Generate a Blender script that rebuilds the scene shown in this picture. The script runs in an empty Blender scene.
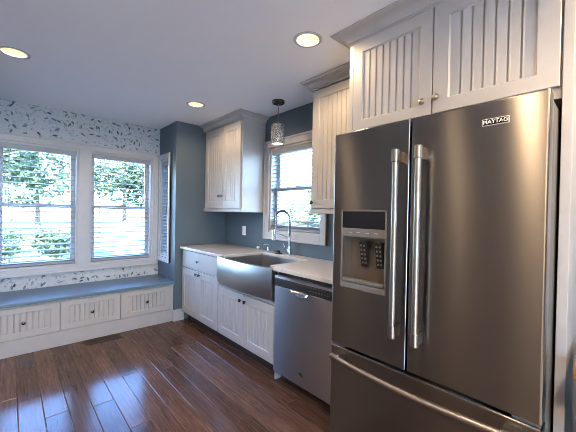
import bpy, bmesh, math, random
from mathutils import Vector, Matrix, noise
PI = math.pi
C = bpy.context.scene.collection
SC = bpy.context.scene
random.seed(7)

# ------------------------------------------------------------------ camera, sky, sun, exposure
cam_d = bpy.data.cameras.new('camera')
cam = bpy.data.objects.new('camera', cam_d); C.objects.link(cam)
FPX, YAW, PITCH, ROLL = 307.254, math.radians(-42.333), math.radians(-0.541), math.radians(1.101)
fwd = Vector((-math.sin(YAW) * math.cos(PITCH), math.cos(YAW) * math.cos(PITCH), math.sin(PITCH)))
rgt = Vector((math.cos(YAW), math.sin(YAW), 0)); upv = rgt.cross(fwd)
rg2 = rgt * math.cos(ROLL) + upv * math.sin(ROLL); up2 = upv * math.cos(ROLL) - rgt * math.sin(ROLL)
m = Matrix((rg2, up2, -fwd)).transposed().to_4x4(); m.translation = Vector((-2.203, 0.0, 1.345))
cam.matrix_world = m
cam_d.sensor_fit = 'HORIZONTAL'; cam_d.sensor_width = 36.0; cam_d.lens = FPX / 576 * 36.0
cam_d.clip_start = 0.02; cam_d.clip_end = 300
SC.camera = cam

SC.view_settings.view_transform = 'Standard'; SC.view_settings.look = 'None'
SC.view_settings.gamma = 1; SC.view_settings.use_curve_mapping = False
SC.view_settings.exposure = 0.92
cy = SC.cycles
cy.use_denoising = True; cy.use_adaptive_sampling = False; cy.filter_width = 0.9
cy.max_bounces = 10; cy.diffuse_bounces = 6; cy.glossy_bounces = 5; cy.transmission_bounces = 8; cy.transparent_max_bounces = 16
cy.caustics_reflective = False; cy.caustics_refractive = False
cy.sample_clamp_indirect = 5.0

SKY_STRENGTH = 17.0
w = bpy.data.worlds.new('sky'); SC.world = w; w.use_nodes = True
nt = w.node_tree; bg = nt.nodes['Background']
tc = nt.nodes.new('ShaderNodeTexCoord'); sep = nt.nodes.new('ShaderNodeSeparateXYZ'); rmp = nt.nodes.new('ShaderNodeValToRGB')
nt.links.new(tc.outputs['Generated'], sep.inputs[0]); nt.links.new(sep.outputs['Z'], rmp.inputs[0])
rmp.color_ramp.elements[0].position = 0.0; rmp.color_ramp.elements[0].color = (0.55, 0.78, 1.0, 1)
rmp.color_ramp.elements[1].position = 0.30; rmp.color_ramp.elements[1].color = (0.24, 0.48, 1.0, 1)
ze = rmp.color_ramp.elements.new(0.75); ze.color = (0.06, 0.15, 0.50, 1)
nt.links.new(rmp.outputs[0], bg.inputs['Color']); bg.inputs['Strength'].default_value = SKY_STRENGTH

sun_d = bpy.data.lights.new('sun', 'SUN'); sun_d.energy = 36.0; sun_d.angle = 0.02; sun_d.color = (1, 0.94, 0.85)
sun = bpy.data.objects.new('sun', sun_d); C.objects.link(sun)
sun.rotation_euler = Vector((0.55, 0.62, -0.75)).to_track_quat('-Z', 'Y').to_euler()

DOWNLIGHT_W = 4.5          # each recessed can
PENDANT_W = 1.0

def portal(loc, rot, sx, sy):       # importance-sampling hint at a window opening, gives off no light itself
    d = bpy.data.lights.new('window_portal', 'AREA'); d.shape = 'RECTANGLE'; d.size = sx; d.size_y = sy
    d.cycles.is_portal = True
    o = bpy.data.objects.new('window_portal', d); C.objects.link(o); o.location = loc; o.rotation_euler = rot
portal((-1.55, 4.40, 1.35), (-PI / 2, 0, 0), 1.6, 1.4)
portal((-3.0, -2.94, 1.2), (PI / 2, 0, 0), 1.8, 1.8)  # at the added rear window
portal((0.14, 2.33, 1.6), (0, PI / 2, 0), 1.0, 0.85)

# ------------------------------------------------------------------ dimensions (metres)
XB, Y2, YB, H = -0.695, 3.694, 4.25, 2.44
XBL = -2.405
XL, YR = -4.1, -2.8
TH = 0.13
DL = [(-2.18, 2.925), (-0.79, 2.985), (-0.815, 1.37), (-2.18, 0.475), (-3.4, 2.925), (-3.4, 1.37), (-2.18, -0.5), (-0.815, -0.5), (-3.4, -0.5)]

# ------------------------------------------------------------------ node helpers
class NB:
    def __init__(s, name):
        s.m = bpy.data.materials.new(name); s.m.use_nodes = True
        s.t = s.m.node_tree; s.b = s.t.nodes['Principled BSDF']; s.out = s.t.nodes['Material Output']
    def n(s, ty): return s.t.nodes.new(ty)
    def l(s, a, b): s.t.links.new(a, b)
    def put(s, v, sock):
        if isinstance(v, bpy.types.NodeSocket): s.l(v, sock)
        else: sock.default_value = v
    def math(s, op, a, b=0.0, c=None):
        q = s.n('ShaderNodeMath'); q.operation = op
        s.put(a, q.inputs[0]); s.put(b, q.inputs[1])
        if c is not None: s.put(c, q.inputs[2])
        return q.outputs[0]
    def vmath(s, op, a, b):
        q = s.n('ShaderNodeVectorMath'); q.operation = op
        s.put(a, q.inputs[0]); s.put(b, q.inputs[1]); return q.outputs[0]
    def xyz(s, v):
        q = s.n('ShaderNodeSeparateXYZ'); s.l(v, q.inputs[0]); return q.outputs
    def comb(s, x, y, z=0.0):
        q = s.n('ShaderNodeCombineXYZ'); s.put(x, q.inputs[0]); s.put(y, q.inputs[1]); s.put(z, q.inputs[2]); return q.outputs[0]
    def pos(s): return s.n('ShaderNodeNewGeometry').outputs['Position']
    def noise(s, vec, scale=1.0, detail=3.0, rough=0.5):
        q = s.n('ShaderNodeTexNoise'); s.l(vec, q.inputs['Vector']); q.inputs['Scale'].default_value = scale
        q.inputs['Detail'].default_value = detail; q.inputs['Roughness'].default_value = rough
        return q.outputs['Fac']
    def mix(s, f, a, b):
        q = s.n('ShaderNodeMix'); q.data_type = 'RGBA'
        s.put(f, q.inputs['Factor']); s.put(a, q.inputs['A']); s.put(b, q.inputs['B']); return q.outputs['Result']
    def ramp(s, f, stops):
        q = s.n('ShaderNodeValToRGB'); s.l(f, q.inputs[0]); e = q.color_ramp.elements
        while len(e) < len(stops): e.new(0.5)
        for k, (p, c) in enumerate(stops): e[k].position = p; e[k].color = (*c, 1)
        return q.outputs[0]
    def bump(s, h, strength=0.2, dist=0.01):
        q = s.n('ShaderNodeBump'); q.inputs['Strength'].default_value = strength; q.inputs['Distance'].default_value = dist
        s.l(h, q.inputs['Height']); s.l(q.outputs[0], s.b.inputs['Normal'])
    def set(s, **k):
        for a, v in k.items(): s.put(v, s.b.inputs[a.replace('_', ' ')])
        return s.m

def c4(c): return (*c, 1)
def plain(name, col, rough=0.5, metal=0.0, var=0.03, scale=30, bump=0.0, **k):
    q = NB(name); f = q.noise(q.pos(), scale, 4)
    lo = tuple(x * (1 - var) for x in col); hi = tuple(min(1, x * (1 + var)) for x in col)
    q.l(q.ramp(f, [(0.3, lo), (0.7, hi)]), q.b.inputs['Base Color'])
    q.set(Roughness=rough, Metallic=metal)
    if bump: q.bump(f, bump, 0.002)
    for a, v in k.items(): q.put(v, q.b.inputs[a.replace('_', ' ')])
    return q.m

M = {}
M['cabinet'] = plain('cabinet_white_paint', (0.41, 0.40, 0.385), 0.38, scale=12)
M['trim'] = plain('trim_white_paint', (0.44, 0.445, 0.455), 0.35, scale=12)
M['wall'] = plain('wall_blue_grey_paint', (0.082, 0.117, 0.146), 0.55, scale=220, var=0.04, bump=0.08)
M['wall_warm'] = plain('wall_warm_paint', (0.31, 0.265, 0.225), 0.6, scale=200)
M['wall_light'] = plain('wall_pale_for_reflection', (0.33, 0.36, 0.39), 0.6, scale=200)  # unseen stretch of left wall, paled to lighten the reflection in the fridge door
M['ceiling'] = plain('ceiling_white_paint', (0.88, 0.90, 0.91), 0.7, scale=260, var=0.02, bump=0.05)
M['bench_top'] = plain('bench_blue_paint', (0.105, 0.175, 0.235), 0.38, scale=20)
M['quartz'] = plain('quartz_counter', (0.58, 0.565, 0.54), 0.14, scale=45, var=0.06)
M['chrome'] = plain('polished_chrome', (0.72, 0.73, 0.75), 0.12, 1.0, scale=10, var=0.01)
M['pewter'] = plain('pewter_metal', (0.11, 0.105, 0.10), 0.25, 1.0, scale=60, var=0.1)
M['nickel'] = plain('brushed_nickel', (0.36, 0.33, 0.29), 0.28, 1.0, scale=60, var=0.05)
M['black'] = plain('black_plastic', (0.012, 0.012, 0.013), 0.35, scale=60)
M['black_gloss'] = plain('black_glass', (0.008, 0.008, 0.010), 0.06, scale=30)
M['dark_gap'] = plain('toe_shade_and_tub_dark', (0.035, 0.024, 0.019), 0.7)  # toe-kick shade put into the colour; also the dishwasher tub
M['grey_plastic'] = plain('grey_plastic', (0.13, 0.127, 0.12), 0.4)
M['fridge_side'] = plain('fridge_side_enamel', (0.12, 0.113, 0.105), 0.4, scale=150, bump=0.1)
M['gasket'] = plain('white_gasket', (0.45, 0.50, 0.56), 0.35)
M['cord'] = plain('blind_cord', (0.35, 0.36, 0.37), 0.7)
M['outlet'] = plain('outlet_white', (0.82, 0.82, 0.80), 0.35)
M['register'] = plain('bronze_register', (0.05, 0.034, 0.027), 0.55, 0.3)
M['bark'] = plain('bark', (0.10, 0.075, 0.055), 0.9, scale=25, var=0.4)
M['concrete'] = plain('pale_concrete', (0.62, 0.62, 0.61), 0.85, scale=6, var=0.08)
M['grass'] = plain('lawn_grass', (0.12, 0.15, 0.08), 0.9, scale=14, var=0.35)
M['siding'] = plain('siding_white', (0.55, 0.56, 0.57), 0.6)
M['shingle'] = plain('roof_shingle', (0.28, 0.28, 0.30), 0.8, scale=18, var=0.25)
M['white_plate'] = plain('badge_letter_metal', (0.78, 0.78, 0.78), 0.3, 0.7)
M['fabric'] = plain('grey_towel_cloth', (0.32, 0.34, 0.38), 0.95, scale=300, var=0.2, bump=0.3)

def brushed(name, col, rough, aniso=0.97, rot=0.25, k=1.0):
    q = NB(name); p = q.pos()
    g = q.noise(q.vmath('MULTIPLY', p, (2.0, 2.0, 70.0)), 1.0, 2)      # horizontal brushing
    q.l(q.ramp(g, [(0.25, tuple(c * 0.995 for c in col)), (0.75, tuple(c * 1.005 for c in col))]), q.b.inputs['Base Color'])
    q.put(rough, q.b.inputs['Roughness'])
    tg = q.n('ShaderNodeTangent'); tg.direction_type = 'RADIAL'; tg.axis = 'Z'
    q.l(tg.outputs[0], q.b.inputs['Tangent'])
    q.set(Metallic=1.0, Anisotropic=aniso, Anisotropic_Rotation=rot)
    return q.m
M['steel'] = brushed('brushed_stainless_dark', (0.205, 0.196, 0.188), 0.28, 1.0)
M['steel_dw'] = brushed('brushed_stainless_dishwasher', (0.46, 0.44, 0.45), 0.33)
M['steel_sink'] = brushed('brushed_stainless_sink', (0.42, 0.42, 0.42), 0.34, 0.0)
M['handle'] = plain('handle_steel', (0.36, 0.33, 0.29), 0.33, 1.0, scale=80, var=0.04)

def wood_floor():
    q = NB('hand_scraped_walnut_floor'); p = q.pos()
    at = q.n('ShaderNodeAttribute'); at.attribute_name = 'plank'; at.attribute_type = 'GEOMETRY'
    r = at.outputs['Fac']
    pv = q.vmath('ADD', p, q.comb(q.math('MULTIPLY', r, 37.0), q.math('MULTIPLY', r, 91.0), 0.0))
    g1 = q.noise(q.vmath('MULTIPLY', pv, (70.0, 2.6, 1.0)), 1.0, 6, 0.62)
    g2 = q.noise(q.vmath('MULTIPLY', pv, (240.0, 9.0, 1.0)), 1.0, 4, 0.6)
    g3 = q.noise(q.vmath('MULTIPLY', pv, (9.0, 1.3, 1.0)), 1.0, 2)
    f = q.math('ADD', q.math('MULTIPLY', g1, 0.6), q.math('MULTIPLY', g2, 0.4))
    dark = q.ramp(f, [(0.36, (0.040, 0.023, 0.0165)), (0.50, (0.092, 0.051, 0.036)), (0.66, (0.155, 0.090, 0.063))])
    tint = q.math('MULTIPLY_ADD', r, 0.55, 0.72)
    hs = q.n('ShaderNodeHueSaturation'); q.l(dark, hs.inputs['Color']); q.l(tint, hs.inputs['Value']); hs.inputs['Saturation'].default_value = 1.0
    q.l(hs.outputs[0], q.b.inputs['Base Color'])
    q.l(q.math('MULTIPLY_ADD', g1, 0.14, 0.10), q.b.inputs['Roughness'])
    q.bump(q.math('ADD', q.math('MULTIPLY', g1, 0.35), q.math('MULTIPLY', g3, 1.0)), 0.10, 0.005)
    q.set(Specular_IOR_Level=0.30)
    return q.m
M['floor'] = wood_floor()

def block_wood():
    q = NB('butcher_block_wood'); p = q.pos()
    g = q.noise(q.vmath('MULTIPLY', p, (12.0, 90.0, 90.0)), 1.0, 5)
    q.l(q.ramp(g, [(0.3, (0.12, 0.055, 0.02)), (0.7, (0.30, 0.16, 0.065))]), q.b.inputs['Base Color'])
    return q.set(Roughness=0.4)
M['block'] = block_wood()

def wallpaper():
    q = NB('floral_wallpaper'); x, y, z = q.xyz(q.pos())
    def layer(col, base, size, a, b, prob, seed, rnd=0.85):
        v = q.comb(q.math('MULTIPLY_ADD', x, 1 / size, seed), q.math('MULTIPLY_ADD', z, 1 / size, seed * 1.7))
        vo = q.n('ShaderNodeTexVoronoi'); vo.voronoi_dimensions = '2D'; vo.inputs['Scale'].default_value = 1.0
        vo.inputs['Randomness'].default_value = rnd; q.l(v, vo.inputs['Vector'])
        d = q.xyz(q.vmath('SUBTRACT', v, vo.outputs['Position']))
        cr = q.n('ShaderNodeSeparateColor'); q.l(vo.outputs['Color'], cr.inputs[0])
        ang = q.math('MULTIPLY', cr.outputs[0], 2 * PI)
        cs, sn = q.math('COSINE', ang), q.math('SINE', ang)
        u = q.math('ADD', q.math('MULTIPLY', d[0], cs), q.math('MULTIPLY', d[1], sn))
        t = q.math('SUBTRACT', q.math('MULTIPLY', d[1], cs), q.math('MULTIPLY', d[0], sn))
        e = q.math('ADD', q.math('MULTIPLY', q.math('ABSOLUTE', t), 1 / b), q.math('MULTIPLY', q.math('MULTIPLY', u, u), 1 / (a * a)))
        inside = q.math('LESS_THAN', e, 1.0)
        on = q.math('LESS_THAN', cr.outputs[1], prob)
        return q.mix(q.math('MULTIPLY', q.math('MULTIPLY', inside, on), q.math('MULTIPLY_ADD', cr.outputs[2], 0.4, 0.6)), base, c4(col))
    pv = q.comb(x, z)
    base = c4((0.48, 0.50, 0.525))
    nz = q.noise(pv, 15.0, 1)
    tw = q.math('LESS_THAN', q.math('ABSOLUTE', q.math('SUBTRACT', nz, 0.5)), 0.010)
    col = q.mix(q.math('MULTIPLY', tw, 0.5), base, c4((0.20, 0.24, 0.27)))
    nz2 = q.noise(q.comb(q.math('ADD', x, 7.3), z), 21.0, 1)
    tw2 = q.math('LESS_THAN', q.math('ABSOLUTE', q.math('SUBTRACT', nz2, 0.47)), 0.009)
    col = q.mix(q.math('MULTIPLY', tw2, 0.4), col, c4((0.26, 0.30, 0.30)))
    col = layer((0.34, 0.44, 0.48), col, 0.105, 0.30, 0.20, 0.5, 3.1)
    col = layer((0.18, 0.25, 0.26), col, 0.050, 0.34, 0.12, 0.5, 9.7)
    col = layer((0.05, 0.11, 0.16), col, 0.105, 0.27, 0.10, 0.55, 1.3)
    col = layer((0.012, 0.025, 0.045), col, 0.085, 0.28, 0.11, 0.45, 5.9)
    q.l(col, q.b.inputs['Base Color'])
    return q.set(Roughness=0.6)
M['wallpaper'] = wallpaper()

def glass():
    q = NB('window_glass'); t = q.t
    tr = q.n('ShaderNodeBsdfTransparent'); tr.inputs[0].default_value = (0.96, 0.98, 0.98, 1)
    gl = q.n('ShaderNodeBsdfGlossy'); gl.inputs['Roughness'].default_value = 0.02
    lw = q.n('ShaderNodeLayerWeight'); lw.inputs[0].default_value = 0.5
    fr = q.math('MULTIPLY_ADD', q.math('POWER', lw.outputs['Facing'], 4.0), 0.55, 0.03)
    mx = q.n('ShaderNodeMixShader'); q.l(fr, mx.inputs[0]); q.l(tr.outputs[0], mx.inputs[1]); q.l(gl.outputs[0], mx.inputs[2])
    q.l(mx.outputs[0], q.out.inputs['Surface']); return q.m
M['glass'] = glass()

def slat():
    q = NB('blind_slat_white'); f = q.noise(q.pos(), 30, 2)
    col = q.ramp(f, [(0.3, (0.30, 0.335, 0.375)), (0.7, (0.32, 0.355, 0.395))])
    tl = q.n('ShaderNodeBsdfTranslucent'); mx = q.n('ShaderNodeMixShader'); mx.inputs[0].default_value = 0.10
    q.l(col, q.b.inputs['Base Color']); q.l(col, tl.inputs[0]); q.set(Roughness=0.45)
    q.l(q.b.outputs[0], mx.inputs[1]); q.l(tl.outputs[0], mx.inputs[2]); q.l(mx.outputs[0], q.out.inputs['Surface']); return q.m
M['blind'] = slat()

def leafy(name, lo, hi):
    q = NB(name); f = q.noise(q.pos(), 2.3, 3)
    col = q.ramp(f, [(0.3, lo), (0.7, hi)])
    df = q.n('ShaderNodeBsdfDiffuse'); tl = q.n('ShaderNodeBsdfTranslucent'); mx = q.n('ShaderNodeMixShader')
    q.l(col, df.inputs[0]); q.l(col, tl.inputs[0]); mx.inputs[0].default_value = 0.4
    q.l(df.outputs[0], mx.inputs[1]); q.l(tl.outputs[0], mx.inputs[2]); q.l(mx.outputs[0], q.out.inputs['Surface'])
    return q.m
M['leaf_green'] = leafy('leaf_mid_green', (0.065, 0.10, 0.055), (0.145, 0.19, 0.11))
M['leaf_blue'] = leafy('leaf_blue_green', (0.05, 0.085, 0.075), (0.11, 0.16, 0.135))
M['leaf_lime'] = leafy('leaf_yellow_green', (0.09, 0.13, 0.05), (0.17, 0.22, 0.095))

def emit(name, col, s):
    q = NB(name); f = q.noise(q.pos(), 40, 2)
    q.l(q.ramp(f, [(0.0, tuple(c * 0.97 for c in col)), (1.0, col)]), q.b.inputs['Emission Color'])
    q.set(Emission_Strength=s, Base_Color=c4((0.8, 0.8, 0.8))); return q.m
M['lens'] = emit('downlight_lens_glow', (1.0, 0.84, 0.50), 2.6)
M['bulb'] = emit('pendant_bulb_glow', (1.0, 0.95, 0.85), 3.0)

def mosaic():
    q = NB('mosaic_glass_shade'); p = q.pos()
    vo = q.n('ShaderNodeTexVoronoi'); vo.inputs['Scale'].default_value = 150.0; q.l(p, vo.inputs['Vector'])
    cr = q.n('ShaderNodeSeparateColor'); q.l(vo.outputs['Color'], cr.inputs[0])
    q.l(q.ramp(cr.outputs[0], [(0.0, (0.06, 0.06, 0.062)), (0.5, (0.28, 0.275, 0.27)), (1.0, (0.66, 0.65, 0.63))]), q.b.inputs['Base Color'])
    q.bump(vo.outputs['Distance'], 0.8, 0.004)
    return q.set(Roughness=0.22, Metallic=0.35)
M['mosaic'] = mosaic()

# ------------------------------------------------------------------ object helpers
def wloc(p):
    v = Vector()
    while p is not None: v = v + p.location; p = p.parent
    return v
def obj(name, bm, mat, parent=None, smooth=False, bevel=0.0, seg=2, origin=None):
    """links a bmesh given in world coordinates as ONE mesh object"""
    me = bpy.data.meshes.new(name)
    off = wloc(parent)
    o = bpy.data.objects.new(name, me)
    if origin is not None:
        o.location = Vector(origin) - off; off = Vector(origin)
    bmesh.ops.translate(bm, vec=-off, verts=bm.verts)
    bmesh.ops.recalc_face_normals(bm, faces=bm.faces)
    bm.to_mesh(me); bm.free()
    me.materials.append(M[mat])
    if smooth:
        for p in me.polygons: p.use_smooth = True
        if smooth != 'all': me.set_sharp_from_angle(angle=math.radians(38))
    C.objects.link(o)
    if parent: o.parent = parent
    if bevel:
        md = o.modifiers.new('bevel', 'BEVEL'); md.width = bevel; md.segments = seg; md.limit_method = 'ANGLE'; md.angle_limit = math.radians(40)
    return o
def thing(name, label, cat, loc, group=None):
    o = bpy.data.objects.new(name, None); C.objects.link(o); o.location = loc; o.empty_display_size = 0.1
    o['label'] = label; o['category'] = cat
    if group: o['group'] = group
    return o
def tag(o, label, cat, group=None):
    o['label'] = label; o['category'] = cat
    if group: o['group'] = group
    return o
def struct(name, bm, mat, **k):
    o = obj(name, bm, mat, **k); o['kind'] = 'structure'; return o
def B(): return bmesh.new()
def bx(bm, x0, x1, y0, y1, z0, z1):
    vs = [bm.verts.new((x, y, z)) for z in (z0, z1) for x, y in ((x0, y0), (x1, y0), (x1, y1), (x0, y1))]
    for f in ((0, 3, 2, 1), (4, 5, 6, 7), (0, 1, 5, 4), (1, 2, 6, 5), (2, 3, 7, 6), (3, 0, 4, 7)): bm.faces.new([vs[i] for i in f])
    return vs
def box(x0, x1, y0, y1, z0, z1):
    bm = B(); bx(bm, min(x0, x1), max(x0, x1), min(y0, y1), max(y0, y1), min(z0, z1), max(z0, z1)); return bm
def grid_solid(bm, xs, ys, zs, keep):
    """union of the kept cells of a box grid, outer faces only"""
    vd = {}
    def V(i, j, k):
        if (i, j, k) not in vd: vd[(i, j, k)] = bm.verts.new((xs[i], ys[j], zs[k]))
        return vd[(i, j, k)]
    nx, ny, nz = len(xs) - 1, len(ys) - 1, len(zs) - 1
    K = lambda i, j, k: 0 <= i < nx and 0 <= j < ny and 0 <= k < nz and keep(i, j, k)
    for i in range(nx):
        for j in range(ny):
            for k in range(nz):
                if not K(i, j, k): continue
                a, b, c = i + 1, j + 1, k + 1
                for d, q in (((-1, 0, 0), ((i, j, k), (i, j, c), (i, b, c), (i, b, k))), ((1, 0, 0), ((a, j, k), (a, b, k), (a, b, c), (a, j, c))),
                             ((0, -1, 0), ((i, j, k), (a, j, k), (a, j, c), (i, j, c))), ((0, 1, 0), ((i, b, k), (i, b, c), (a, b, c), (a, b, k))),
                             ((0, 0, -1), ((i, j, k), (i, b, k), (a, b, k), (a, j, k))), ((0, 0, 1), ((i, j, c), (a, j, c), (a, b, c), (i, b, c)))):
                    if not K(i + d[0], j + d[1], k + d[2]): bm.faces.new([V(*t) for t in q])
    return bm
def lathe(bm, prof, cx, cy, n=24, M4=None, cap=True):
    rings = []
    for r, z in prof:
        rings.append([bm.verts.new((cx + r * math.cos(2 * PI * k / n), cy + r * math.sin(2 * PI * k / n), z)) for k in range(n)])
    for a, b in zip(rings, rings[1:]):
        for k in range(n): bm.faces.new((a[k], a[(k + 1) % n], b[(k + 1) % n], b[k]))
    if cap:
        bm.faces.new(rings[0][::-1]); bm.faces.new(rings[-1])
    if M4 is not None: bmesh.ops.transform(bm, matrix=M4, verts=[v for r in rings for v in r])
    return bm
def tube(bm, pts, r, n=10, cap=True):
    pts = [Vector(p) for p in pts]; rings = []
    rr = r if isinstance(r, (list, tuple)) else [r] * len(pts)
    t0 = (pts[1] - pts[0]).normalized()
    a = Vector((0, 0, 1)) if abs(t0.z) < 0.9 else Vector((1, 0, 0))
    u = t0.cross(a).normalized()
    for i, p in enumerate(pts):
        t = (pts[min(i + 1, len(pts) - 1)] - pts[max(i - 1, 0)]).normalized()
        u = (u - t * u.dot(t)).normalized(); v = t.cross(u)
        rings.append([bm.verts.new(p + (u * math.cos(2 * PI * k / n) + v * math.sin(2 * PI * k / n)) * rr[i]) for k in range(n)])
    for a_, b_ in zip(rings, rings[1:]):
        for k in range(n): bm.faces.new((a_[k], a_[(k + 1) % n], b_[(k + 1) % n], b_[k]))
    if cap: bm.faces.new(rings[0][::-1]); bm.faces.new(rings[-1])
    return bm
def prism(bm, poly, axis, a, b):
    """extrudes a 2-D polygon along an axis: axis 'x' poly=(y,z), 'y' poly=(x,z), 'z' poly=(x,y)"""
    f = {'x': lambda p, t: (t, p[0], p[1]), 'y': lambda p, t: (p[0], t, p[1]), 'z': lambda p, t: (p[0], p[1], t)}[axis]
    A = [bm.verts.new(f(p, a)) for p in poly]; D = [bm.verts.new(f(p, b)) for p in poly]
    n = len(poly)
    bm.faces.new(A[::-1]); bm.faces.new(D)
    for k in range(n): bm.faces.new((A[k], A[(k + 1) % n], D[(k + 1) % n], D[k]))
    return bm
def sweep(bm, path, normals, prof):
    """profile (out, z) carried along a plan path with given mitre vectors, closed section"""
    rings = [[bm.verts.new((p[0] + nn[0] * o, p[1] + nn[1] * o, z)) for o, z in prof] for p, nn in zip(path, normals)]
    n = len(prof)
    for a, b in zip(rings, rings[1:]):
        for k in range(n): bm.faces.new((a[k], a[(k + 1) % n], b[(k + 1) % n], b[k]))
    bm.faces.new(rings[0][::-1]); bm.faces.new(rings[-1]); return bm
FX = Matrix.Rotation(-PI / 2, 4, 'Z')          # a front built facing -y turned to face -x
def place(bm, origin, facing):
    mt = Matrix.Translation(origin) @ (FX if facing == 'x' else Matrix())
    bmesh.ops.transform(bm, matrix=mt, verts=bm.verts); return bm
def bead_door(wd, ht, stile, rail, t=0.02, depth=0.009, bead=0.043, rail_top=None, g=0.0046):
    """framed door with a recessed beadboard panel; local: x right, z up, front at y=0 facing -y"""
    bm = B(); rt = rail_top or rail
    x0, x1, z0, z1 = stile, wd - stile, rail, ht - rt
    s = 0.006
    def ring(pa, pb):
        for k in range(4): bm.faces.new((pa[k], pa[(k + 1) % 4], pb[(k + 1) % 4], pb[k]))
    q = lambda a, b, c, d, y: [bm.verts.new(p) for p in ((a, y, c), (b, y, c), (b, y, d), (a, y, d))]
    e = 0.002
    back = q(0, wd, 0, ht, t); side = q(0, wd, 0, ht, e); front = q(e, wd - e, e, ht - e, 0)
    inner = q(x0, x1, z0, z1, 0); step = q(x0 + s * 0.3, x1 - s * 0.3, z0 + s * 0.3, z1 - s * 0.3, depth * 0.55)
    low = q(x0 + s, x1 - s, z0 + s, z1 - s, depth)
    bm.faces.new(back); ring(back, side); ring(side, front); ring(front, inner); ring(inner, step); ring(step, low)
    X0, X1, Z0, Z1 = x0 + s, x1 - s, z0 + s, z1 - s
    nb = max(1, round((X1 - X0) / bead)); bw = (X1 - X0) / nb
    prof = [(X0, depth)]
    for k in range(1, nb):
        c = X0 + k * bw
        prof += [(c - g * 1.3, depth), (c - g * 0.3, depth + g * 2), (c + g * 0.5, depth + g * 2), (c + g * 0.9, depth - 0.0012), (c + g * 2.2, depth)]
    prof.append((X1, depth))
    lo = [bm.verts.new((x, y, Z0)) for x, y in prof]; hi = [bm.verts.new((x, y, Z1)) for x, y in prof]
    for k in range(len(prof) - 1): bm.faces.new((lo[k], lo[k + 1], hi[k + 1], hi[k]))
    return bm
def slab(wd, ht, t=0.02):
    bm = B(); bx(bm, 0, wd, 0, t, 0, ht); return bm
def knob(parent, p, facing, mat='pewter', r=0.0165):
    bm = B()
    lathe(bm, [(0.005, 0), (0.005, 0.012), (r * 0.8, 0.015), (r, 0.020), (r * 0.9, 0.026), (r * 0.5, 0.029)], 0, 0, 16)
    bmesh.ops.transform(bm, matrix=Matrix.Rotation(PI / 2, 4, 'X'), verts=bm.verts)      # +z -> -y
    place(bm, p, facing)
    return obj('knob', bm, mat, parent, smooth=True)

# ------------------------------------------------------------------ floor, walls, ceiling
def plank_floor():
    bm = B(); rnd = random.Random(11); lay = bm.faces.layers.float.new('plank_tmp')
    W, X = 0.127, -2.146 - 0.127 * 16
    fixed = {-2.146: 2.80, -2.019: 2.475, -1.892: 2.42 + .4}
    k = 0; c = 0.0035; d = 0.0022
    while X < 0.13:
        j0 = None
        for fx, fy in fixed.items():
            if abs(fx - X) < 0.01: j0 = fy
        y = (j0 - 8.0 if j0 else YR - rnd.uniform(0, 1.0)); ys = []
        if j0:
            a = j0
            while a > YR: a -= rnd.uniform(0.9, 1.9); ys.insert(0, a)
            ys.append(j0); a = j0
        else:
            ys = [y]; a = y
        while a < YB + 0.1: a += rnd.uniform(0.7, 1.9); ys.append(a)
        for a, b in zip(ys, ys[1:]):
            a, b = max(a, YR - .05), min(b, YB + .1)
            if b - a < 0.02: continue
            v0 = [bm.verts.new(p) for p in ((X, a, -d), (X + W, a, -d), (X + W, b, -d), (X, b, -d))]
            v1 = [bm.verts.new(p) for p in ((X + c, a + c, 0), (X + W - c, a + c, 0), (X + W - c, b - c, 0), (X + c, b - c, 0))]
            r = rnd.random()
            fs = [bm.faces.new(v1)] + [bm.faces.new((v0[i], v0[(i + 1) % 4], v1[(i + 1) % 4], v1[i])) for i in range(4)]
            for f in fs: f[lay] = r
        X += W
    vals = [f[lay] for f in bm.faces]
    bx(bm, XL - TH, TH, YR - TH, YB + TH, -0.15, -0.004)
    bm.faces.ensure_lookup_table()
    vals = [f[lay] for f in bm.faces]
    me_o = struct('floor', bm, 'floor')
    at = me_o.data.attributes.new('plank', 'FLOAT', 'FACE')
    at.data.foreach_set('value', vals[:len(at.data)])
plank_floor()

def ceiling():
    bm = B(); r = 0.072; hb = 0.13
    bxs = sorted({XL, 0.0} | {round(x + s * hb, 4) for x, y in DL for s in (-1, 1)})
    bys = sorted({YR, YB} | {round(y + s * hb, 4) for x, y in DL for s in (-1, 1)})
    hole = {}
    for x, y in DL: hole[(x, y)] = 1
    def cell(x0, x1, y0, y1):
        for (x, y) in DL:
            if x0 < x < x1 and y0 < y < y1 and abs(x - (x0 + x1) / 2) < hb and abs(y - (y0 + y1) / 2) < hb: return (x, y)
    for a, b in zip(bxs, bxs[1:]):
        for c, d in zip(bys, bys[1:]):
            h = cell(a, b, c, d)
            if not h:
                bm.faces.new([bm.verts.new(p) for p in ((a, c, H), (a, d, H), (b, d, H), (b, c, H))]); continue
            n = 32; hx, hy = h; inn, out, top = [], [], []
            for k in range(n):
                t = PI / 4 + 2 * PI * k / n; cs, sn = math.cos(t), math.sin(t)
                inn.append(bm.verts.new((hx + r * cs, hy + r * sn, H))); top.append(bm.verts.new((hx + r * cs, hy + r * sn, H + 0.11)))
                m_ = max(abs(cs), abs(sn)); ux, uy = cs / m_, sn / m_
                ex = (b - hx) * ux if ux > 0 else (hx - a) * ux
                ey = (d - hy) * uy if uy > 0 else (hy - c) * uy
                out.append(bm.verts.new((hx + ex, hy + ey, H)))
            for k in range(n):
                q = (k + 1) % n
                bm.faces.new((inn[k], inn[q], out[q], out[k])); bm.faces.new((inn[k], top[k], top[q], inn[q]))
    bx(bm, XL - TH, TH, YR - TH, YB + TH, H + 0.11, H + 0.26)
    struct('ceiling', bm, 'ceiling')
ceiling()
ZT = H + 0.12
def wall(name, xs, ys, zs, keep, mat):
    bm = B(); grid_solid(bm, xs, ys, zs, keep); return struct(name, bm, mat)
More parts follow.
